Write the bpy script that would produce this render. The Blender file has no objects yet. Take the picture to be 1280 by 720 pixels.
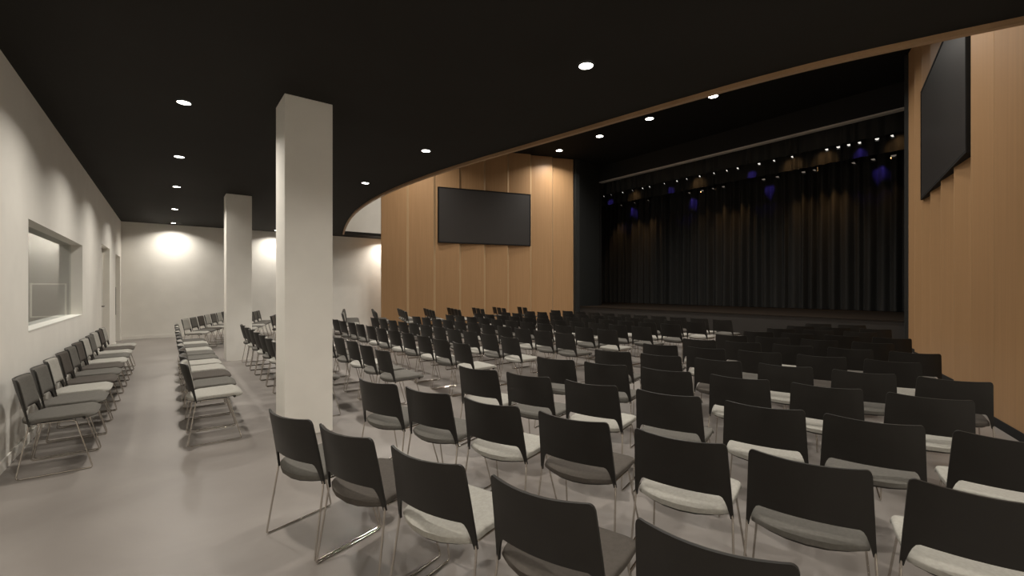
import bpy, bmesh, math, random
from mathutils import Vector, Matrix
PI = math.pi
scene = bpy.context.scene
C = scene.collection
random.seed(7)

# ---------------------------------------------------------------- materials
def mat(name, col, rough=0.6, metal=0.0, spec=0.5, emit=None, estr=0.0, coat=0.0):
    m = bpy.data.materials.new(name); m.use_nodes = True
    b = m.node_tree.nodes['Principled BSDF']
    b.inputs['Base Color'].default_value = (*col, 1)
    b.inputs['Roughness'].default_value = rough
    b.inputs['Metallic'].default_value = metal
    b.inputs['Specular IOR Level'].default_value = spec
    if emit:
        b.inputs['Emission Color'].default_value = (*emit, 1)
        b.inputs['Emission Strength'].default_value = estr
    return m

def vary(m, c1, c2, scale=(6, 6, 6), detail=4, rough=None, bump=0.0, bscale=None, lo=0.35, hi=0.65, distort=0.0):
    nt = m.node_tree; b = nt.nodes['Principled BSDF']
    tc = nt.nodes.new('ShaderNodeTexCoord'); mp = nt.nodes.new('ShaderNodeMapping')
    mp.inputs['Scale'].default_value = scale
    nt.links.new(tc.outputs['Object'], mp.inputs['Vector'])
    n = nt.nodes.new('ShaderNodeTexNoise'); n.inputs['Scale'].default_value = 1.0
    n.inputs['Detail'].default_value = detail; n.inputs['Distortion'].default_value = distort
    nt.links.new(mp.outputs['Vector'], n.inputs['Vector'])
    r = nt.nodes.new('ShaderNodeValToRGB')
    r.color_ramp.elements[0].position = lo; r.color_ramp.elements[1].position = hi
    r.color_ramp.elements[0].color = (*c1, 1); r.color_ramp.elements[1].color = (*c2, 1)
    nt.links.new(n.outputs['Fac'], r.inputs['Fac'])
    nt.links.new(r.outputs['Color'], b.inputs['Base Color'])
    if rough:
        mr = nt.nodes.new('ShaderNodeMapRange')
        mr.inputs['To Min'].default_value = rough[0]; mr.inputs['To Max'].default_value = rough[1]
        nt.links.new(n.outputs['Fac'], mr.inputs['Value'])
        nt.links.new(mr.outputs['Result'], b.inputs['Roughness'])
    if bump:
        n2 = nt.nodes.new('ShaderNodeTexNoise'); n2.inputs['Scale'].default_value = bscale or 40
        n2.inputs['Detail'].default_value = 3
        nt.links.new(tc.outputs['Object'], n2.inputs['Vector'])
        bp = nt.nodes.new('ShaderNodeBump'); bp.inputs['Strength'].default_value = bump
        bp.inputs['Distance'].default_value = 0.004
        nt.links.new(n2.outputs['Fac'], bp.inputs['Height'])
        nt.links.new(bp.outputs['Normal'], b.inputs['Normal'])
    return m

M = {}
M['wall'] = vary(mat('painted_plaster', (.72, .69, .62), .75, spec=.25), (.78, .75, .69), (.81, .78, .718), (3, 3, 3), bump=.02, bscale=120)
M['wood'] = vary(mat('maple_veneer', (.47, .27, .125), .42, spec=.4), (.40, .232, .110), (.46, .272, .134), (45, 45, .55), detail=5, rough=(.38, .5), lo=.3, hi=.7)
M['wood_edge'] = vary(mat('maple_edge', (.40, .235, .12), .45, spec=.4), (.33, .20, .11), (.37, .225, .125), (3, 3, 30))
M['ceiling'] = vary(mat('black_ceiling_paint', (.017, .0155, .013), .85, spec=.2), (.0175, .0152, .0125), (.020, .0177, .0150), (1, 1, 1))
M['hiceil'] = mat('black_upper_ceiling', (.008, .008, .0075), .9, spec=.15)
M['floor'] = vary(mat('polished_concrete', (.27, .24, .215), .33, spec=.45), (.195, .173, .157), (.298, .270, .247), (.8, .8, .8), detail=8, rough=(.30, .44), lo=.3, hi=.72, distort=.6)
M['floor'].node_tree.nodes['Principled BSDF'].inputs['Specular IOR Level'].default_value = .4
M['black'] = mat('black_paint', (.012, .0115, .011), .75, spec=.3)
M['darkgrey'] = mat('dark_grey_paint', (.022, .023, .022), .7, spec=.3)
M['stagefront'] = mat('stage_fascia_paint', (.035, .031, .028), .7, spec=.3)
M['stagefloor'] = mat('stage_boards', (.020, .013, .008), .5, spec=.3)
M['curtain'] = vary(mat('black_velour', (.022, .022, .021), .75, spec=.3), (.021, .021, .020), (.028, .028, .027), (3, 3, .4))
M['plastic'] = vary(mat('black_moulded_plastic', (.018, .016, .014), .46, spec=.42), (.0145, .0126, .0105), (.0168, .0148, .0125), (9, 9, 9))
M['pan'] = mat('dark_seat_shell', (.03, .026, .022), .5, spec=.4)
M['chrome'] = mat('chrome_rod', (.62, .58, .53), .09, metal=1.0)
def fabric(n, c):
    return vary(mat(n, c, .9, spec=.15), tuple(v*.93 for v in c), tuple(v*1.06 for v in c), (60, 60, 60), detail=2, bump=.15, bscale=500)
M['light'] = fabric('pale_grey_fabric', (.335, .320, .285))
M['mid'] = fabric('mid_grey_fabric', (.122, .114, .101))
M['dark'] = fabric('charcoal_brown_fabric', (.082, .071, .061))
M['lens'] = mat('lamp_lens', (.9, .88, .82), .4, emit=(1, .95, .86), estr=14)
M['trimring'] = mat('lamp_trim', (.5, .48, .44), .5)
M['screen'] = mat('screen_surface', (.040, .036, .034), .38, spec=.5)
M['screenframe'] = mat('screen_frame', (.010, .009, .008), .75, spec=.2)
M['doorpaint'] = mat('door_paint', (.60, .575, .51), .55, spec=.35)
M['metal'] = mat('brushed_metal', (.35, .34, .32), .35, metal=1)
M['fixture'] = mat('fixture_black', (.010, .010, .010), .5)
M['stagelens'] = mat('stage_lens', (.9, .9, .85), .4, emit=(1, .96, .88), estr=.9)
M['darklens'] = mat('dim_stage_lens', (.3, .3, .28), .3, emit=(1, .85, .7), estr=.12)
M['track'] = mat('header_track', (.50, .47, .43), .5)
M['wood_lit_tint'] = vary(mat('maple_lit_tint', (.56, .38, .21), .4), (.50, .335, .185), (.56, .385, .22), (40, 40, .6))  # paler maple: light catching the panel returns, put into the colour
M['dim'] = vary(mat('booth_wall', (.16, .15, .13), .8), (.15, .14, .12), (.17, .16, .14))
M['board'] = mat('booth_board', (.12, .108, .095), .5)
g = bpy.data.materials.new('window_glass'); g.use_nodes = True
nt = g.node_tree; nt.nodes.clear()
o = nt.nodes.new('ShaderNodeOutputMaterial'); mx = nt.nodes.new('ShaderNodeMixShader'); fr = nt.nodes.new('ShaderNodeFresnel')
geo = nt.nodes.new('ShaderNodeNewGeometry'); mr = nt.nodes.new('ShaderNodeMapRange'); mr.inputs['To Min'].default_value = 1.52; mr.inputs['To Max'].default_value = 1/1.52
nt.links.new(geo.outputs['Backfacing'], mr.inputs['Value']); nt.links.new(mr.outputs['Result'], fr.inputs['IOR'])
tr = nt.nodes.new('ShaderNodeBsdfTransparent'); tr.inputs['Color'].default_value = (.9, .92, .9, 1)
gl = nt.nodes.new('ShaderNodeBsdfGlossy'); gl.inputs['Roughness'].default_value = .03
nt.links.new(fr.outputs[0], mx.inputs[0]); nt.links.new(tr.outputs[0], mx.inputs[1]); nt.links.new(gl.outputs[0], mx.inputs[2]); nt.links.new(mx.outputs[0], o.inputs[0])
M['glass'] = g

# ---------------------------------------------------------------- helpers
def link(name, bm, m, parent=None, smooth=False, sharp=None):
    bmesh.ops.recalc_face_normals(bm, faces=bm.faces)
    me = bpy.data.meshes.new(name); bm.to_mesh(me); bm.free()
    me.materials.append(m)
    if smooth:
        for p in me.polygons: p.use_smooth = True
        if sharp: me.set_sharp_from_angle(angle=math.radians(sharp))
    ob = bpy.data.objects.new(name, me); C.objects.link(ob)
    if parent: ob.parent = parent
    return ob
def tag(o, label=None, cat=None, group=None, kind=None):
    if label: o['label'] = label
    if cat: o['category'] = cat
    if group: o['group'] = group
    if kind: o['kind'] = kind
    return o
def struct(name, bm, m, label=None, parent=None, **k):
    ob = link(name, bm, m, parent, **k)
    if parent is None: tag(ob, label, name.split('_')[0], kind='structure')
    return ob
def empty(name, loc, rz=0, label=None, cat=None, group=None, kind=None):
    e = bpy.data.objects.new(name, None); C.objects.link(e)
    e.location = loc; e.rotation_euler = (0, 0, rz); e.empty_display_size = .1
    return tag(e, label, cat, group, kind)
def box(bm, x0, y0, z0, x1, y1, z1, mtx=None):
    vs = [bm.verts.new(Vector(p)) for p in ((x0,y0,z0),(x1,y0,z0),(x1,y1,z0),(x0,y1,z0),(x0,y0,z1),(x1,y0,z1),(x1,y1,z1),(x0,y1,z1))]
    if mtx:
        for v in vs: v.co = mtx @ v.co
    for f in ((0,3,2,1),(4,5,6,7),(0,1,5,4),(1,2,6,5),(2,3,7,6),(3,0,4,7)): bm.faces.new([vs[i] for i in f])
    return bm
def B(*a, **k): return box(bmesh.new(), *a, **k)
def prism(bm, pts, z0, z1):
    a = [bm.verts.new((x, y, z0)) for x, y in pts]; b = [bm.verts.new((x, y, z1)) for x, y in pts]
    n = len(pts)
    bm.faces.new(a[::-1]); bm.faces.new(b)
    for i in range(n): bm.faces.new((a[i], a[(i+1) % n], b[(i+1) % n], b[i]))
    return bm
def cyl(bm, p, q, r, n=10, r2=None):
    p, q = Vector(p), Vector(q); d = (q-p); L = d.length
    mtx = Matrix.Translation((p+q)/2) @ d.to_track_quat('Z', 'Y').to_matrix().to_4x4()
    bmesh.ops.create_cone(bm, cap_ends=True, segments=n, radius1=r, radius2=r if r2 is None else r2, depth=L, matrix=mtx)
    return bm
def smooth_path(pts, rad=.03, seg=4):
    out = [Vector(pts[0])]
    for i in range(1, len(pts)-1):
        a, b, c = Vector(pts[i-1]), Vector(pts[i]), Vector(pts[i+1])
        r = min(rad, (a-b).length*.45, (c-b).length*.45)
        p0 = b+(a-b).normalized()*r; p2 = b+(c-b).normalized()*r
        for k in range(seg+1):
            t = k/seg; out.append(p0*(1-t)**2+b*2*t*(1-t)+p2*t*t)
    out.append(Vector(pts[-1])); return out
def tube(bm, pts, r, n=6):
    rings = []; up = None
    for i, p in enumerate(pts):
        d = (pts[min(i+1, len(pts)-1)]-pts[max(i-1, 0)]).normalized()
        if up is None:
            up = Vector((0, 1, 0)) if abs(d.y) < .9 else Vector((1, 0, 0))
        s = d.cross(up).normalized(); up = s.cross(d).normalized()
        rings.append([bm.verts.new(p+(s*math.cos(2*PI*k/n)+up*math.sin(2*PI*k/n))*r) for k in range(n)])
    for a, b in zip(rings, rings[1:]):
        for k in range(n): bm.faces.new((a[k], a[(k+1) % n], b[(k+1) % n], b[k]))
    bm.faces.new(rings[0][::-1]); bm.faces.new(rings[-1])
    return bm
def sheet(front, back):
    """closed shell from two grids of points, columns may have their own points"""
    bm = bmesh.new()
    F = [[bm.verts.new(p) for p in r] for r in front]; K = [[bm.verts.new(p) for p in r] for r in back]
    nr, nc = len(F), len(F[0])
    for i in range(nr-1):
        for j in range(nc-1):
            bm.faces.new((F[i][j], F[i][j+1], F[i+1][j+1], F[i+1][j]))
            bm.faces.new((K[i][j], K[i+1][j], K[i+1][j+1], K[i][j+1]))
    for j in range(nc-1):
        bm.faces.new((F[0][j], K[0][j], K[0][j+1], F[0][j+1])); bm.faces.new((F[-1][j], F[-1][j+1], K[-1][j+1], K[-1][j]))
    for i in range(nr-1):
        bm.faces.new((F[i][0], F[i+1][0], K[i+1][0], K[i][0])); bm.faces.new((F[i][-1], K[i][-1], K[i+1][-1], F[i+1][-1]))
    return bm

# ---------------------------------------------------------------- room
LX = -1.146; BY = 18.24; NY = -.74; CZ = 3.66; HZ = 7.6; CY = 8.75
struct('floor', B(LX-.2, NY-.2, -.15, 22, BY+.2, 0), M['floor'], 'polished grey-brown concrete floor of the hall')
# left wall with window and two door openings
bm = bmesh.new(); T = .16
WIN = (6.72, 10.41, 1.145, 2.32); D1 = (13.13, 14.84, 2.57); D2 = (16.40, 17.87, 2.545)
for y0, y1, z0, z1 in ((NY-.2, WIN[0], 0, CZ), (WIN[0], WIN[1], 0, WIN[2]), (WIN[0], WIN[1], WIN[3], CZ), (WIN[1], D1[0], 0, CZ),
                       (D1[0], D1[1], D1[2], CZ), (D1[1], D2[0], 0, CZ), (D2[0], D2[1], D2[2], CZ), (D2[1], BY+.2, 0, CZ)):
    box(bm, LX-T, y0, z0, LX, y1, z1)
struct('wall_left', bm, M['wall'], 'long off-white wall on the left with window and doors')
struct('wall_back', B(LX-T, BY, 0, 9.2, BY+.15, CZ), M['wall'], 'off-white wall at the far end of the low-ceilinged area')
struct('wall_back_upper', B(4.9, 17.22, CZ+.101, 6.78, 17.37, HZ), M['wall'], 'white upper wall seen above the curved ceiling edge')
struct('wall_near_upper', B(4.9, .05, CZ+.101, 6.78, .199, HZ), M['wall'], 'white upper wall above the ceiling behind the camera side')
struct('wall_near', B(LX-T, NY-.15, 0, 9.2, NY, CZ), M['wall'], 'off-white wall beside the camera')
bm = B(9.2, 16.70, 0, 9.35, BY+.15, CZ); struct('wall_vestibule', bm, M['wall'], 'short wall closing the space behind the wood wall')
bm = B(9.2, NY-.15, 0, 9.35, .80, CZ); struct('wall_vestibule_near', bm, M['wall'], 'short wall closing the near space behind the wood wall')

# low black ceiling with its curved edge
half = [(3.655, 8.75), (3.665, 8.0), (3.70, 7.3), (3.79, 6.5), (3.91, 5.74), (4.02, 5.2), (4.112, 4.597), (4.192, 4.065), (4.263, 3.594),
        (4.326, 3.173), (4.405, 2.713), (4.476, 2.305), (4.547, 1.946), (4.62, 1.6), (4.72, 1.30), (4.83, 1.03), (4.92, .80), (5.0, .6), (5.08, .40), (5.17, .20)]
far = [(3.655, 8.75), (3.66, 9.4), (3.69, 10.2), (3.80, 11.2), (3.95, 12.1), (4.13, 13.0), (4.32, 13.8), (4.52, 14.6), (4.74, 15.5), (4.96, 16.3), (5.22, 17.22)]
def cat(pts, n):
    out = []
    P = [Vector((*p, 0)) for p in pts]; P = [P[0]*2-P[1]]+P+[P[-1]*2-P[-2]]
    for i in range(1, len(P)-2):
        for k in range(n):
            t = k/n; a, b, c, d = P[i-1:i+3]
            q = .5*((2*b)+(c-a)*t+(2*a-5*b+4*c-d)*t*t+(3*b-a-3*c+d)*t**3)
            out.append((q.x, q.y))
    out.append(tuple(pts[-1])); return out
raw = half[::-1]+far[1:]
for _ in range(3):
    raw = [raw[0]]+[((raw[i-1][0]+2*raw[i][0]+raw[i+1][0])/4, (raw[i-1][1]+2*raw[i][1]+raw[i+1][1])/4) for i in range(1, len(raw)-1)]+[raw[-1]]
edge = cat(raw, 4)
rowsC = [(NY-.2, 9.35), (.1999, 9.35)]+[(p[1], p[0]) for p in edge]+[(17.2201, 9.35), (BY+.2, 9.35)]
def slab(rows, z0, z1):
    bm = bmesh.new(); R = []
    for y, x in rows: R.append([bm.verts.new((LX-T, y, z0)), bm.verts.new((x, y, z0)), bm.verts.new((x, y, z1)), bm.verts.new((LX-T, y, z1))])
    for r, q in zip(R, R[1:]):
        for k in range(4): bm.faces.new((r[k], r[(k+1) % 4], q[(k+1) % 4], q[k]))
    bm.faces.new(R[0]); bm.faces.new(R[-1][::-1])
    return bm
struct('ceiling', slab(rowsC, CZ, CZ+.10), M['ceiling'], 'low black ceiling with curved edge')
def ribbon(edge, off0, off1, z0, z1):
    P = [Vector((*p, 0)) for p in edge]; A = []; Bv = []
    for i, p in enumerate(P):
        d = (P[min(i+1, len(P)-1)]-P[max(i-1, 0)]).normalized(); n = Vector((d.y, -d.x, 0))   # towards the stage
        A.append(p+n*off0); Bv.append(p+n*off1)
    bm = bmesh.new(); R = []
    for a, b in zip(A, Bv):
        R.append([bm.verts.new((a.x, a.y, z0)), bm.verts.new((b.x, b.y, z0)), bm.verts.new((b.x, b.y, z1)), bm.verts.new((a.x, a.y, z1))])
    for r, s in zip(R, R[1:]):
        for k in range(4): bm.faces.new((r[k], r[(k+1) % 4], s[(k+1) % 4], s[k]))
    bm.faces.new(R[0]); bm.faces.new(R[-1][::-1]); return bm
struct('trim_1', ribbon(edge, .0, .055, CZ-.045, CZ+.16), M['wood_edge'], 'thin maple edge band following the curved ceiling edge', smooth=True, sharp=40)
struct('wall_upper_curved', ribbon(edge, -.12, -.002, CZ+.10, HZ), M['wall'], 'curved upper wall above the low ceiling edge', smooth=True, sharp=40)
struct('ceiling_upper', B(3.3, -2.6, HZ, 22, 20, HZ+.15), M['hiceil'], 'high black ceiling over the seating and the stage')

# maple saw-tooth walls
ang = math.radians(16.17); PITCH = 1.09; NP = 8
def wallframe(side):
    # returns function (t along, o offset towards hall) -> x,y
    def f(t, off):
        x = 6.70+t*math.cos(ang)-off*math.sin(ang); y = 17.15-t*math.sin(ang)-off*math.cos(ang)
        return (x, y) if side == 'left' else (x, 2*CY-y)
    return f
for side in ('left', 'right'):
    f = wallframe(side)
    root = empty('wall_'+('stage_left' if side == 'left' else 'stage_right'), (0, 0, 0), 0, 'tall maple saw-tooth panelled wall '+('left' if side == 'left' else 'right')+' of the stage', 'wall', kind='structure')
    bb = empty('baseboard_'+('stage_left' if side == 'left' else 'stage_right'), (0, 0, 0), 0, 'black skirting at the foot of the '+side+' maple wall', 'baseboard', kind='structure')
    for k in range(NP):
        t0, t1 = k*PITCH, (k+1)*PITCH
        pts = [f(t0, -.055), f(t1-.11, .05), f(t1-.004, -.055), f(t1-.004, -.16), f(t0, -.16)]
        if side == 'right': pts = pts[::-1]
        wp = link('wood_panel', prism(bmesh.new(), pts, .0, HZ), M['wood'], root)
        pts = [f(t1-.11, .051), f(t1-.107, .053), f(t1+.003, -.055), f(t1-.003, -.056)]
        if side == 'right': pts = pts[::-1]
        link('lit_return_strip', prism(bmesh.new(), pts, .0, HZ), M['wood_lit_tint'], wp)  # thin strip over the tooth return, its brighter light painted in
        pts = [f(t0, -.043), f(t1-.108, .063), f(t1+.008, -.045), f(t1-.02, -.08), f(t1-.11, .0), f(t0, -.08)]
        if side == 'right': pts = pts[::-1]
        link('skirting_strip', prism(bmesh.new(), pts, .0, .10), M['black'], bb)
    # returns at the far end of the wood wall
    y0, y1 = (16.9, BY) if side == 'left' else (NY, .60)
    struct('wall_return_'+side, B(8.6, y0, 0, 8.7, y1, CZ), M['wall'], 'white return wall behind the '+side+' maple wall')
    # screen
    t0, t1, z0, z1 = 2.256, 6.45, 3.48, 5.80
    if side == 'right': t0 -= .08; t1 -= .12
    scr = empty('projection_screen', (*f((t0+t1)/2, .06), z0), 0, 'large dark wide screen on the maple wall '+('left' if side == 'left' else 'right')+' of the stage', 'screen')
    inv = Matrix.Translation((*f((t0+t1)/2, .06), z0)).inverted()
    def scbox(a, b, o0, o1, h0, h1, bm=None):
        bm = bm or bmesh.new(); p = [f(a, o0), f(b, o0), f(b, o1), f(a, o1)]
        if side == 'left': p = p[::-1]
        prism(bm, p, h0, h1); return bm
    bm = bmesh.new(); fw = .045
    scbox(t0, t0+fw, .055, .085, z0, z1, bm); scbox(t1-fw, t1, .055, .085, z0, z1, bm)
    scbox(t0+fw, t1-fw, .055, .085, z0, z0+fw, bm); scbox(t0+fw, t1-fw, .055, .085, z1-fw, z1, bm)
    bm.transform(inv); link('screen_frame', bm, M['screenframe'], scr)
    bm = scbox(t0+fw, t1-fw, .055, .077, z0+fw, z1-fw); bm.transform(inv); link('screen_panel', bm, M['screen'], scr)
    bm = scbox(t0+.002, t1-.002, -.06, .055, z0+.002, z1-.002); bm.transform(inv); link('screen_housing', bm, M['screenframe'], scr)

# stage
SX = 15.28; SH = .75
bm = bmesh.new(); struct('stage', [box(bm, SX, 2.9, 0, 16.96, 14.6, SH-.03), box(bm, 16.96, -2.3, 0, 21.9, 19.8, SH-.03)] and bm, M['stagefront'], 'dark grey front wall of the raised stage')
bm = bmesh.new(); struct('stage_deck', [box(bm, SX-.03, 2.93, SH-.03, 16.96, 14.57, SH), box(bm, 16.96, -2.3, SH-.03, 21.7, 19.8, SH)] and bm, M['stagefloor'], 'dark wooden stage floor')
for s in (1, -1):
    Y = lambda y: y if s == 1 else 2*CY-y
    nm = 'left' if s == 1 else 'right'
    bm = bmesh.new(); p = [(15.06, 14.78), (15.06, 14.60), (15.25, 14.56), (16.90, 14.80), (16.90, 15.3), (15.2, 15.3)]
    p = [(x, Y(y)) for x, y in p]
    if s == 1: p = p[::-1]
    struct('wall_pier_'+nm, prism(bm, p, 0, HZ), M['darkgrey'], 'dark grey pier where the '+nm+' maple wall meets the stage')
    struct('wall_wing_'+nm, (lambda bm: [box(bm, 16.95, min(Y(19.8), Y(20.0)), 0, 21.9, max(Y(19.8), Y(20.0)), HZ), box(bm, 16.9, min(Y(14.82), Y(20.0)), 0, 17.1, max(Y(14.82), Y(20.0)), HZ)] and bm)(bmesh.new()), M['black'], 'black wing wall at the '+nm+' side of the stage')
struct('wall_header', B(16.9, 2.68, 6.85, 17.1, 14.82, HZ), M['black'], 'black header wall above the stage opening')
struct('trim_2', B(16.885, 2.70, 6.80, 17.1, 14.80, 6.85), M['track'], 'thin grey edge along the bottom of the stage header')
struct('wall_stage_back', B(21.7, -2.3, 0, 21.9, 19.8, HZ), M['black'], 'black wall behind the stage curtain')

def curtain(name, x, y0, y1, z0, z1, amp, per, label, seed, n=900):
    rnd = random.Random(seed); bm = bmesh.new(); k = []
    y = y0
    while y < y1: 
        w = per*rnd.uniform(.55, 1.45); k.append((y, w, rnd.uniform(.55, 1.0))); y += w
    def dx(y, z):
        for a, w, am in k:
            if a <= y < a+w:
                t = (y-a)/w; v = (.5-.5*math.cos(2*PI*t))**.8*am
                return -amp*v*(.75+.25*(z1-z)/(z1-z0))
        return 0
    zs = [z0+(z1-z0)*i/6 for i in range(7)]
    front = []; back = []
    for z in zs:
        rf = []; rb = []
        for i in range(n+1):
            y = y0+(y1-y0)*i/n; yy = min(y, y1-1e-4)
            sw = .02*math.sin(y*2.3+z*.8)
            d = dx(yy, z)
            rf.append(Vector((x+d+sw, y, z))); rb.append(Vector((x+d+sw+.02, y, z)))
        front.append(rf); back.append(rb)
    o = link(name, sheet(front, back), M['curtain'], None, smooth=True, sharp=70)
    return tag(o, label, 'curtain')
curtain('stage_curtain', 20.6, 1.0, 19.4, SH+.015, 7.3, .26, .33, 'full-height black pleated curtain closing the back of the stage', 3, 1900)
curtain('valance_curtain', 17.65, 1.5, 16.6, 6.36, 7.5, .10, .34, 'short black pleated valance hanging behind the stage header', 5, 900)
curtain('border_curtain', 19.2, 1.5, 18.4, 6.17, 7.5, .10, .34, 'second black pleated border hanging between the two rows of stage lights', 9, 1100)

# stage light pipes and fixtures
def pipe(x, z, label):
    o = link('lighting_pipe', cyl(bmesh.new(), (x, 1.4, z), (x, 18.4, z), .025, 12), M['fixture'], None, smooth=True, sharp=40)
    return tag(o, label, 'pipe')
pipe(18.35, 6.95, 'black lighting pipe behind the valance curtain'); pipe(19.85, 6.70, 'black lighting pipe behind the border curtain')
ff = 556.4; aa = math.radians(37.7); sa, ca = math.sin(aa), math.cos(aa)
FL = (15.6, 14.9)
def stage_light(name, lens_mat, r, L, tilt):
    root = empty(name, (0, 0, 0))
    bm = bmesh.new(); d = Vector((math.sin(tilt), 0, -math.cos(tilt))); p = Vector((0, 0, .14))
    cyl(bm, p-d*L*.45, p+d*L*.30, r*.8, 14, r); cyl(bm, p+d*L*.30, p+d*L*.55, r, 14, r*1.02); cyl(bm, p-d*L*.62, p-d*L*.45, r*.45, 12, r*.8)
    link('lamp_can', bm, M['fixture'], root, True, 35)
    link('lens', cyl(bmesh.new(), p+d*(L*.55), p+d*(L*.56+.01), r*.93, 16), lens_mat, root)
    bm = bmesh.new()
    for s in (-1, 1): box(bm, -.012, s*(r+.02)-.003, .12, .012, s*(r+.02)+.003, .36)
    box(bm, -.012, -r-.02, .355, .012, r+.02, .365)
    link('yoke', bm, M['fixture'], root)
    link('pipe_clamp', B(-.025, -.02, .36, .025, .02, .494), M['fixture'], root)
    bm = bmesh.new()
    q = p+d*(L*.56)
    box(bm, -r, -r, 0, r, -r+.006, .09); box(bm, -r, r-.006, 0, r, r, .09); box(bm, r-.006, -r, 0, r, r, .09)
    bm.transform(Matrix.Translation(q) @ d.to_track_quat('Z', 'Y').to_matrix().to_4x4())
    link('barn_door', bm, M['fixture'], root)
    return root
def copy_tree(o, parent=None):
    c = o.copy(); C.objects.link(c)
    if parent: c.parent = parent
    for ch in o.children: copy_tree(ch, c)
    return c
ordn = ['first', 'second', 'third', 'fourth', 'fifth', 'sixth', 'seventh', 'eighth', 'ninth', 'tenth', 'eleventh', 'twelfth', 'thirteenth', 'fourteenth', 'fifteenth',
        'sixteenth', 'seventeenth', 'eighteenth', 'nineteenth', 'twentieth', 'twenty-first', 'twenty-second', 'twenty-third', 'twenty-fourth', 'twenty-fifth', 'twenty-sixth', 'twenty-seventh']
def at_px(px, X):
    u = (px-640)/ff; return X*(ca-u*sa)/(sa+u*ca)
front_px = [757, 766, 780, 793, 805, 814, 833, 848, 861, 876.5, 895, 911, 924, 949.8, 970, 992.4, 1034.5, 1048.0, 1062, 1076, 1096, 1118, 1134]
proto = None
for i, px in enumerate(front_px):
    y = at_px(px, 18.3)
    if proto is None: proto = stage_light('stage_spotlight', M['stagelens'], .058, .30, -.85); o = proto
    else: o = copy_tree(proto)
    o.location = (18.35, y, 6.43); o.rotation_euler = (0, 0, random.uniform(-.2, .2))
    tag(o, 'small lit stage spotlight, %s from the left in the front row under the valance' % ordn[i], 'stage light', 'stage spotlights in the front row')
back_px = [778, 795, 812, 863, 878, 893, 905, 955, 973, 1005, 1020, 1069, 1093, 1117]
proto2 = None
for i, px in enumerate(back_px):
    y = at_px(px, 19.8)
    if proto2 is None: proto2 = stage_light('stage_floodlight', M['darklens'], .085, .30, -.6); o = proto2
    else: o = copy_tree(proto2)
    o.location = (19.85, y, 6.181); o.rotation_euler = (0, 0, random.uniform(-.3, .3))
    tag(o, 'dim dark stage floodlight, %s from the left in the rear row below the border curtain' % ordn[i], 'stage light', 'stage floodlights in the rear row')

def spot(name, loc, target, power, col, size, blend, radius=.05, parent=None):
    l = bpy.data.lights.new(name, 'SPOT'); l.energy = power; l.color = col; l.spot_size = math.radians(size); l.spot_blend = blend; l.shadow_soft_size = radius
    o = bpy.data.objects.new(name, l); C.objects.link(o)
    o.location = loc
    d = Vector(target)-Vector(loc)
    o.rotation_euler = d.to_track_quat('-Z', 'Y').to_euler()
    return o
BLUE = (.16, .10, 1); AMB = (1, .55, .22)
for px in (762, 837, 938.5, 1074):
    y = at_px(px, 19.05); spot('blue_beam', (18.55, y, 6.62), (19.05, y, 6.33), 26, BLUE, 36, .8, .03)
for px in (790, 864.6, 961.5, 1099):
    y = at_px(px, 20.4); spot('blue_beam', (19.9, y, 6.22), (20.45, y, 5.85), 34, BLUE, 40, .8, .03)
for px in (792, 872, 990, 1030, 1125):
    y = at_px(px, 19.05); spot('amber_beam', (18.5, y, 6.66), (19.1, y, 6.3), 16, AMB, 70, .8, .04)
for px in (775, 797, 815, 885, 905, 928, 982, 1003, 1030, 1048, 1120):
    y = at_px(px, 20.4); spot('amber_beam', (19.75, y, 6.25), (20.42, y, 3.9), 80, AMB, 50, 1.0, .04)

# ---------------------------------------------------------------- downlights
def downlight(r):
    root = empty('ceiling_downlight', (0, 0, 0))
    bm = bmesh.new(); n = 32
    vs = [[bm.verts.new((rr*math.cos(2*PI*k/n), rr*math.sin(2*PI*k/n), z)) for k in range(n)] for rr, z in ((r*1.22, -.001), (r*1.18, -.008), (r*1.0, -.008), (r*.98, -.003))]
    for a, b in zip(vs, vs[1:]):
        for k in range(n): bm.faces.new((a[k], a[(k+1) % n], b[(k+1) % n], b[k]))
    link('trim_ring', bm, M['black'], root, True, 40)
    link('lens', cyl(bmesh.new(), (0, 0, -.006), (0, 0, -.001), r, 28), M['lens'], root)
    return root
WARM = (1, .945, .86); LOWP = 35.5
def disk_lamp(loc, d, p):
    l = bpy.data.lights.new('downlight_beam', 'AREA'); l.shape = 'DISK'; l.size = d; l.energy = p; l.color = WARM; l.spread = math.radians(141)
    o = bpy.data.objects.new('downlight_beam', l); C.objects.link(o); o.location = loc; return o
low = [(.14, y) for y in (-.3, 2.84, 6.13, 8.71, 11.32, 14.56, 17.70)]+[(3.06, y) for y in (-.3, 2.84, 6.07, 8.66, 11.32, 14.56, 17.70)]+[(7.15, 17.72)]
pr0 = downlight(.064); first = True; nn = {.14: 0, 3.06: 0, 7.15: 0}
for x, y in low:
    if first: o = pr0; first = False
    else: o = copy_tree(pr0)
    o.location = (x, y, CZ)
    if x == 7.15: lab = 'round recessed downlight hidden behind the left maple wall'
    elif y < 0 or (y < 3 and x == .14): lab = 'round recessed downlight nearest the wall beside the camera, %s row' % ('left' if x == .14 else 'right') if y < 0 else 'round recessed downlight above the left front chairs, out of the picture'
    else:
        k = nn[x]; nn[x] += 1
        lab = 'round recessed downlight in the low black ceiling, %s from the front in the %s row' % (ordn[k], 'left' if x == .14 else 'right')
    tag(o, lab, 'downlight', 'downlights in the low ceiling')
    disk_lamp((x, y, CZ-.0095), .124, LOWP*(.84 if y > 17 else 1))
pr1 = downlight(.135); first = True
hi = [(13.5, y) for y in (14.1, 11.8, 9.5, 7.17, 4.85)]+[(7.6, y) for y in (15.2, 12.6, 9.5, 6.4, 3.9, 2.1)]
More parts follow.
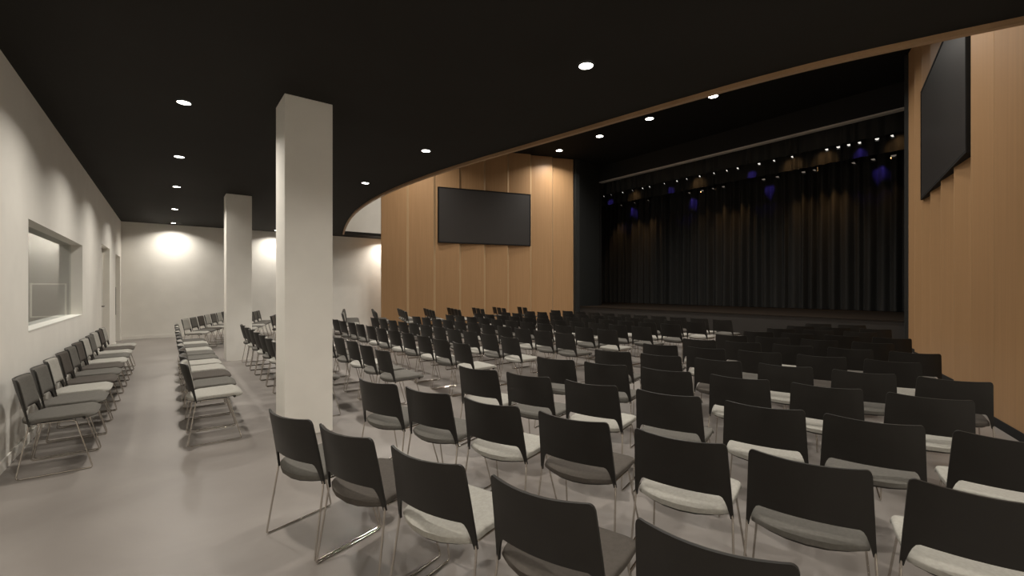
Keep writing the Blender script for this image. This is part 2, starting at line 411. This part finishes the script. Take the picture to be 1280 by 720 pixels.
for i, (x, y) in enumerate(hi):
    if first: o = pr1; first = False
    else: o = copy_tree(pr1)
    o.location = (x, y, HZ)
    lab = 'round downlight in the high black ceiling near the stage, %s from the left' % ordn[i] if i < 5 else 'round downlight in the high ceiling above the middle rows, %s from the far side' % ordn[i-5]
    tag(o, lab, 'downlight', 'downlights in the high ceiling')
    disk_lamp((x, y, HZ-.0095), .26, 80 if x > 10 else 70)

# ---------------------------------------------------------------- left wall details
w = empty('window_1', (LX-.13, (WIN[0]+WIN[1])/2, WIN[2]), 0, 'wide interior window in the left wall', 'window', kind='structure')
def rel(bm, e): bm.transform(Matrix.Translation(e.location).inverted()); return bm
link('glass_pane', rel(B(LX-.145, WIN[0]+.001, WIN[2]+.001, LX-.139, WIN[1]-.001, WIN[3]-.001), w), M['glass'], w)
link('window_sill', rel(B(LX-.16, WIN[0]+.001, WIN[2], LX+.004, WIN[1]-.001, WIN[2]+.012), w), mat('sill_white', (.80, .78, .72), .5), w)
# booth room beyond the window
struct('wall_booth_near', B(-4.2, 5.6, 0, LX-T, 5.7, 3.0), M['dim'], 'near wall of the grey room behind the interior window')
struct('wall_booth_far', B(-4.2, 12.45, 0, LX-T, 12.55, 3.0), M['dim'], 'far wall of the grey room behind the interior window')
struct('wall_booth_side', B(-4.3, 5.6, 0, -4.2, 12.55, 3.0), M['dim'], 'side wall of the grey room behind the interior window')
struct('ceiling_booth', B(-4.3, 5.6, 3.0, LX-T, 12.55, 3.1), M['dim'], 'ceiling of the grey room behind the interior window')
struct('floor_booth', B(-4.3, 5.6, -.1, LX-.2, 12.55, 0), M['dim'], 'floor of the grey room behind the interior window')
bd = empty('framed_board', (-1.86, 12.44, 1.03), 0, 'framed dark panel on the far wall of the room behind the window', 'board')
bm = bmesh.new(); x0, x1, h = -.235, .265, .66
box(bm, x0, -.03, 0, x0+.025, 0, h); box(bm, x1-.025, -.03, 0, x1, 0, h); box(bm, x0+.025, -.03, 0, x1-.025, 0, .025); box(bm, x0+.025, -.03, h-.025, x1-.025, 0, h)
link('board_frame', bm, mat('pale_frame', (.85, .82, .75), .5), bd)
link('board_panel', B(x0+.025, -.018, .025, x1-.025, 0, h-.025), M['board'], bd)
dk = empty('booth_desk', (-2.2, 11.85, 0), 0, 'long brown desk inside the room behind the window', 'desk')
link('desk_top', B(-.85, -.35, .80, .85, .45, .84), mat('desk_brown', (.12, .09, .07), .5), dk)
for sx in (-.8, .8): link('desk_leg', B(sx-.03, -.3, 0, sx+.03, .45, .80), M['darkgrey'], dk)
al = bpy.data.lights.new('booth_lamp', 'AREA'); al.energy = 60; al.size = .6; al.color = WARM
ao = bpy.data.objects.new('booth_lamp', al); C.objects.link(ao); ao.location = (-2.6, 10.5, 2.95)

def door(idx, d, split, label):
    e = empty('door_%d' % idx, (LX-.12, d[0], 0), 0, label, 'door', kind='structure')
    W = d[1]-d[0]
    link('door_leaf', B(-.045, .003, .01, 0, split-.003, d[2]-.005), M['doorpaint'], e)
    link('door_leaf', B(-.045, split+.003, .01, 0, W-.003, d[2]-.005), M['doorpaint'], e)
    return e
e = door(1, D1, 1.17, 'off-white pair of doors recessed in the left wall')
lv = bmesh.new(); cyl(lv, (0, 1.29, 1.16), (.05, 1.29, 1.16), .012, 10); cyl(lv, (.05, 1.30, 1.16), (.05, 1.42, 1.16), .009, 8); cyl(lv, (0, 1.29, 1.16), (.006, 1.29, 1.16), .028, 14)
link('door_handle', lv, M['darkgrey'], e, True, 40)
e = door(2, D2, .735, 'off-white pair of doors at the far end of the left wall')
ph = bmesh.new(); cyl(ph, (.055, .90, .82), (.055, .90, 1.63), .014, 10)
for z in (.88, 1.57): cyl(ph, (0, .90, z), (.055, .90, z), .008, 8)
link('pull_handle', ph, M['black'], e, True, 40)
struct('baseboard_left', (lambda bm: [box(bm, LX, a, 0, LX+.013, b, .10) for a, b in ((NY, D1[0]), (D1[1], D2[0]), (D2[1], BY))] and bm)(bmesh.new()), M['wall'], 'low off-white skirting along the left wall')
struct('baseboard_back', B(LX+.013, BY-.013, 0, 6.7, BY, .10), M['wall'], 'low off-white skirting along the far wall')
# columns
for nm, (x0, y0, lab) in {'a': (.975, 5.19, 'square off-white column nearest the camera'), 'b': (1.0, 11.46, 'square off-white column further back by the far seating')}.items():
    c = link('square_column', B(x0, y0, 0, x0+.49, y0+.48, CZ), M['wall'])
    bv = c.modifiers.new('b', 'BEVEL'); bv.width = .006; bv.segments = 2
    tag(c, lab, 'column', 'square columns')

# ---------------------------------------------------------------- chair
def w_at(h): return .233+max(0, .83-h)*.052
def back_x(s, h):
    # h height, s lateral -1..1 ; centre set back, edges wrapping forward
    t = (h-.43)/(.83-.43)
    lean = .070-.062*t-.012*t*t
    return lean-.058*(1-abs(s)**2.0)*min(1, .55+.6*t)
def chair_meshes():
    m = {}
    # shell
    S = [-1, -.985, -.965, -.945, -.935, -.92, -.90, -.87, -.83, -.78, -.68, -.55, -.38, -.19, 0]; S = S+[-s for s in S[:-1]][::-1]
    def bot(s):
        a = abs(s)
        if a <= .78: return .549
        if a >= .945: return .430
        t = (a-.78)/.165; return .430+.119*(1-t**2.2)**.9
    def top(s):
        a = abs(s); b = .822+.008*a*a
        if a > .90: 
            q = (a-.90)/.10; b -= .030*(1-math.sqrt(max(0, 1-q*q)))
        return b
    NV = 8; th = .011
    def P(s, v, off):
        z = bot(s)+(top(s)-bot(s))*v
        y = s*w_at(z)
        return Vector((back_x(s, z)+off, y, z))
    F = [[P(s, v/NV, th) for s in S] for v in range(NV+1)]; K = [[P(s, v/NV, -.002) for s in S] for v in range(NV+1)]
    m['shell'] = sheet(F, K)
    # back pad
    S2 = [-.96, -.94, -.88, -.76, -.55, -.3, 0, .3, .55, .76, .88, .94, .96]
    def Q(s, v, off):
        a = abs(s)/.96; e = .016*max(0, (a-.85)/.15)**2
        z0 = .560+e; z1 = .820+.007*a*a-e; z = z0+(z1-z0)*v
        ed = min(1, (1-a)/.06) if a > .94 else 1
        ev = min(1, v/.06, (1-v)/.06)
        return Vector((back_x(s, z)+th+(off*(.35+.65*min(ed, 1)*max(ev, 0)) if off > 0 else .001), s*w_at(z), z))
    V = [0, .05, .12, .3, .5, .7, .88, .95, 1]
    m['pad'] = sheet([[Q(s, v, .018) for s in S2] for v in V], [[Q(s, v, 0) for s in S2] for v in V])
    # seat pad : rows from rear to front
    def outline(s, u):
        # u 0 rear..1 front ; s -1..1
        xr = -.004+.080*abs(s)**2.2
        xf = .492-.050*max(0, (abs(s)-.80)/.20)**2.2-.008*s*s
        return xr+(xf-xr)*u
    def hw(u): return .232+.014*min(1, u*1.6)
    U = [0, .015, .05, .12, .25, .42, .6, .76, .88, .95, .985, 1]; SS = [-1, -.985, -.96, -.92, -.75, -.4, 0, .4, .75, .92, .96, .985, 1]
    def zt(s, u):
        z = .490-.010*(1-s*s)*math.sin(PI*min(1, u*1.1))+.006*u
        z -= .030*max(0, (u-.86)/.14)**2.2
        z -= .022*max(0, (.10-u)/.10)**1.6
        e = max(0, (abs(s)-.93)/.07); z -= .010*e*e
        return z
    top_ = [[Vector((outline(s, u), s*hw(u), zt(s, u))) for s in SS] for u in U]
    def zb(s, u):
        a = .457-.008*(1-s*s)+.012*max(0, (u-.8)/.2)-.010*max(0, (.3-u)/.3)
        return min(a, zt(s, u)-.012)
    bot_ = [[Vector((outline(s, u)*.985+.003, s*hw(u)*.985, zb(s, u))) for s in SS] for u in U]
    m['seat'] = sheet(top_, bot_)
    # pan below
    pt = [[Vector((.03+(outline(s, u)-.03)*.94+.01, s*hw(u)*.93, zb(s, u)+.002)) for s in SS] for u in U]
    pb = [[Vector((.05+(outline(s, u)-.05)*.90+.012, s*hw(u)*.86, zb(s, u)-.014)) for s in SS] for u in U]
    m['pan'] = sheet(pt, pb)
    r = .0058
    for s, nm in ((1, 'legL'), (-1, 'legR')):
        path = [(.066, s*.243, .500), (.070, s*.249, .430), (.0, s*.268, r+.001), (.468, s*.268, r+.001), (.352, s*.225, .437), (.115, s*.222, .440)]
        m[nm] = tube(bmesh.new(), smooth_path(path, .022, 3), r, 7)
    m['bar1'] = tube(bmesh.new(), smooth_path([(.34, -.225, .437), (.335, -.19, .415), (.335, .19, .415), (.34, .225, .437)], .03, 3), r*.9, 6)
    m['bar2'] = tube(bmesh.new(), smooth_path([(.115, -.222, .440), (.110, -.19, .420), (.110, .19, .420), (.115, .222, .440)], .03, 3), r*.9, 6)
    return m
protos = {}
def build_chair(col):
    m = chair_meshes()
    root = empty('stacking_chair', (0, 0, 0))
    sh = link('backrest', m['shell'], M['plastic'], root, True, 45)
    link('back_cushion', m['pad'], M[col], sh, True, 60)
    st = link('seat', m['seat'], M[col], root, True, 60)
    link('seat_shell', m['pan'], M['pan'], root, True, 50)
    link('sled_leg', m['legL'], M['chrome'], root, True, 60); link('sled_leg', m['legR'], M['chrome'], root, True, 60)
    link('crossbar', m['bar1'], M['chrome'], root, True, 60); link('crossbar', m['bar2'], M['chrome'], root, True, 60)
    return root
cname = {'light': 'pale grey', 'mid': 'mid grey', 'dark': 'charcoal'}
def chair(col, x, y, rz, label, group):
    if col not in protos: o = protos[col] = build_chair(col)
    else: o = copy_tree(protos[col])
    o.location = (x, y, 0); o.rotation_euler = (0, 0, rz)
    tag(o, label, 'chair', group); return o
rc = random.Random(21)
def pick(): return rc.choice(['light', 'mid', 'mid', 'light', 'mid', 'dark'])
def corner(px, py, th, side=1):
    """chair origin from the world position of its back's top corner"""
    lx, ly = -.003, .233*side
    return px-(lx*math.cos(th)-ly*math.sin(th)), py-(lx*math.sin(th)+ly*math.cos(th))
# left wall row
cols = ['mid', 'mid', 'light', 'dark', 'mid', 'dark', 'light', 'mid', 'light', 'dark', 'light']
for j in range(11):
    chair(cols[j], -.995+rc.uniform(-.006, .006), 5.69+.595*j, rc.uniform(-.012, .012), 'chair with %s seat against the left wall, %s from the front' % (cname[cols[j]], ordn[j]), 'chairs along the left wall')
cols = ['light', 'mid', 'dark', 'light', 'light', 'mid', 'mid', 'light', 'mid', 'light', 'mid']
for j in range(11):
    chair(cols[j], .16+rc.uniform(-.006, .006), 5.785+.60*j, rc.uniform(-.012, .012), 'chair with %s seat, single row left of the columns, %s from front' % (cname[cols[j]], ordn[j]), 'chairs in the single row left of the columns')
# row between the columns
cols = [pick() for _ in range(9)]
for j in range(9):
    y = 11.05-.60*(8-j)
    x0, y0 = corner(1.25, y, 0)
    if y0 > 11.1: continue
    chair(cols[j], x0, y0, 0, 'black chair with %s seat between the two columns, %s from the front column' % (cname[cols[j]], ordn[j]), 'chairs between the two columns')
x0, y0 = corner(1.27, 11.52, 0)
# centre block
RX = [2.14, 3.28, 4.28, 5.38, 6.46, 7.50, 8.53, 9.58, 10.71]
R0 = [5.69, 5.66, 5.84, 5.74, 5.72, 5.72, 5.72, 5.74, 5.71]
SP = [.605, .600, .585, .575, .585, .59, .59, .59, .59]
known = {(0, 0): 'mid', (0, 1): 'mid', (0, 2): 'light', (0, 3): 'mid', (1, 0): 'light', (1, 1): 'mid', (1, 2): 'light', (1, 3): 'mid', (1, 4): 'light', (1, 5): 'mid', (1, 6): 'light',
         (2, 0): 'light', (2, 1): 'mid', (2, 2): 'light', (2, 3): 'mid', (3, 0): 'mid', (3, 1): 'mid', (3, 2): 'light', (4, 0): 'light', (4, 1): 'mid', (5, 0): 'mid', (6, 0): 'mid', (7, 0): 'light', (8, 0): 'mid'}
for i, X in enumerate(RX):
    for j in range(11):
        c = known.get((i, j)) or pick()
        x0, y0 = corner(X+rc.uniform(-.01, .01), R0[i]+SP[i]*j, 0)
        chair(c, x0, y0, rc.uniform(-.015, .015), 'chair with %s seat, centre block, %s row from back, %s from right end' % (cname[c], ordn[i], ordn[j]), 'chairs in the centre block')
# right block, angled along the right maple wall
T18 = math.radians(17.8)
ROWX = [.320, 1.306, 2.302, 3.299, 4.265, 5.263, 6.268, 7.26, 8.25, 9.21, 10.14, 11.13]
DA = [0, .638, 1.194, 1.808, 2.425, 3.04]; DB = [-.010, .565, 1.172, 1.790, 2.410, 2.972, 3.553]; DD = [.015, .60, 1.21, 1.835, 2.455, 3.06]
counts = [6, 7, 7, 6, 6, 5, 5, 4, 4, 3, 3, 2]
knownR = {(0, 1): 'mid', (0, 2): 'dark', (0, 3): 'light', (0, 4): 'dark', (0, 5): 'mid', (1, 0): 'mid', (1, 1): 'mid', (1, 2): 'light', (1, 3): 'dark', (1, 4): 'light', (1, 5): 'mid', (1, 6): 'light',
          (2, 0): 'light', (2, 1): 'mid', (2, 2): 'light', (2, 3): 'mid', (2, 4): 'light', (2, 5): 'mid', (2, 6): 'light', (3, 0): 'mid', (3, 1): 'mid', (3, 2): 'mid', (3, 3): 'light', (3, 4): 'light', (3, 5): 'light'}
for k, n in enumerate(counts):
    X0 = ROWX[k]; Y0 = 3.830
    for j in range(1 if k == 0 else 0, n):
        d = (DA if k == 0 else DB if k < 3 else DD)[j]
        px, py = X0+d*math.sin(T18), Y0-d*math.cos(T18)
        c = knownR.get((k, j)) or pick()
        x0, y0 = corner(px, py, T18)
        chair(c, x0, y0, T18+rc.uniform(-.012, .012), 'chair with %s seat, right block, %s row from back, %s from left' % (cname[c], ordn[k], ordn[j-(1 if k == 0 else 0)]), 'chairs in the angled right block')
# far left block, angled the other way
XF = [.265, 1.25, 2.22, 3.19, 4.14, 5.17, 6.17, 7.17, 8.2, 9.2, 10.2, 11.25]
NF = [8, 7, 6, 6, 5, 5, 4, 4, 3, 3, 3, 2]
XF = [.265, 1.25, 2.22, 3.19, 4.14, 5.17, 6.17, 7.17, 8.2, 9.2, 10.2, 11.25]
NF = [7, 7, 7, 6, 6, 5, 5, 4, 4, 3, 3, 2]
XF[4] = 4.14
kf = {(0, 0): 'light', (0, 1): 'mid', (0, 2): 'dark', (0, 3): 'light', (0, 4): 'mid', (0, 5): 'light', (0, 6): 'mid'}
for k in range(12):
    for j in range(NF[k]):
        d = .60*j
        px, py = XF[k]+d*math.sin(T18), 13.61+d*math.cos(T18)
        c = kf.get((k, j)) or pick()
        x0, y0 = corner(px, py, -T18, -1)
        chair(c, x0, y0, -T18+rc.uniform(-.012, .012), 'chair with %s seat, far left block, %s row from back, %s from aisle' % (cname[c], ordn[k], ordn[j]), 'chairs in the angled far left block')

# ---------------------------------------------------------------- camera, world, view
cam = bpy.data.cameras.new('camera'); co = bpy.data.objects.new('camera', cam); C.objects.link(co)
cam.sensor_width = 36; cam.lens = 36*556.4/1280; cam.clip_start = .05; cam.clip_end = 100
co.location = (0, 0, 1.6); co.rotation_euler = (PI/2, 0, -aa)
scene.camera = co
wd = bpy.data.worlds.new('world'); wd.use_nodes = True; scene.world = wd
wd.node_tree.nodes['Background'].inputs[0].default_value = (0, 0, 0, 1); wd.node_tree.nodes['Background'].inputs[1].default_value = 0
vs = scene.view_settings; vs.view_transform = 'Standard'; vs.look = 'None'; vs.exposure = 0; vs.gamma = 1; vs.use_curve_mapping = False
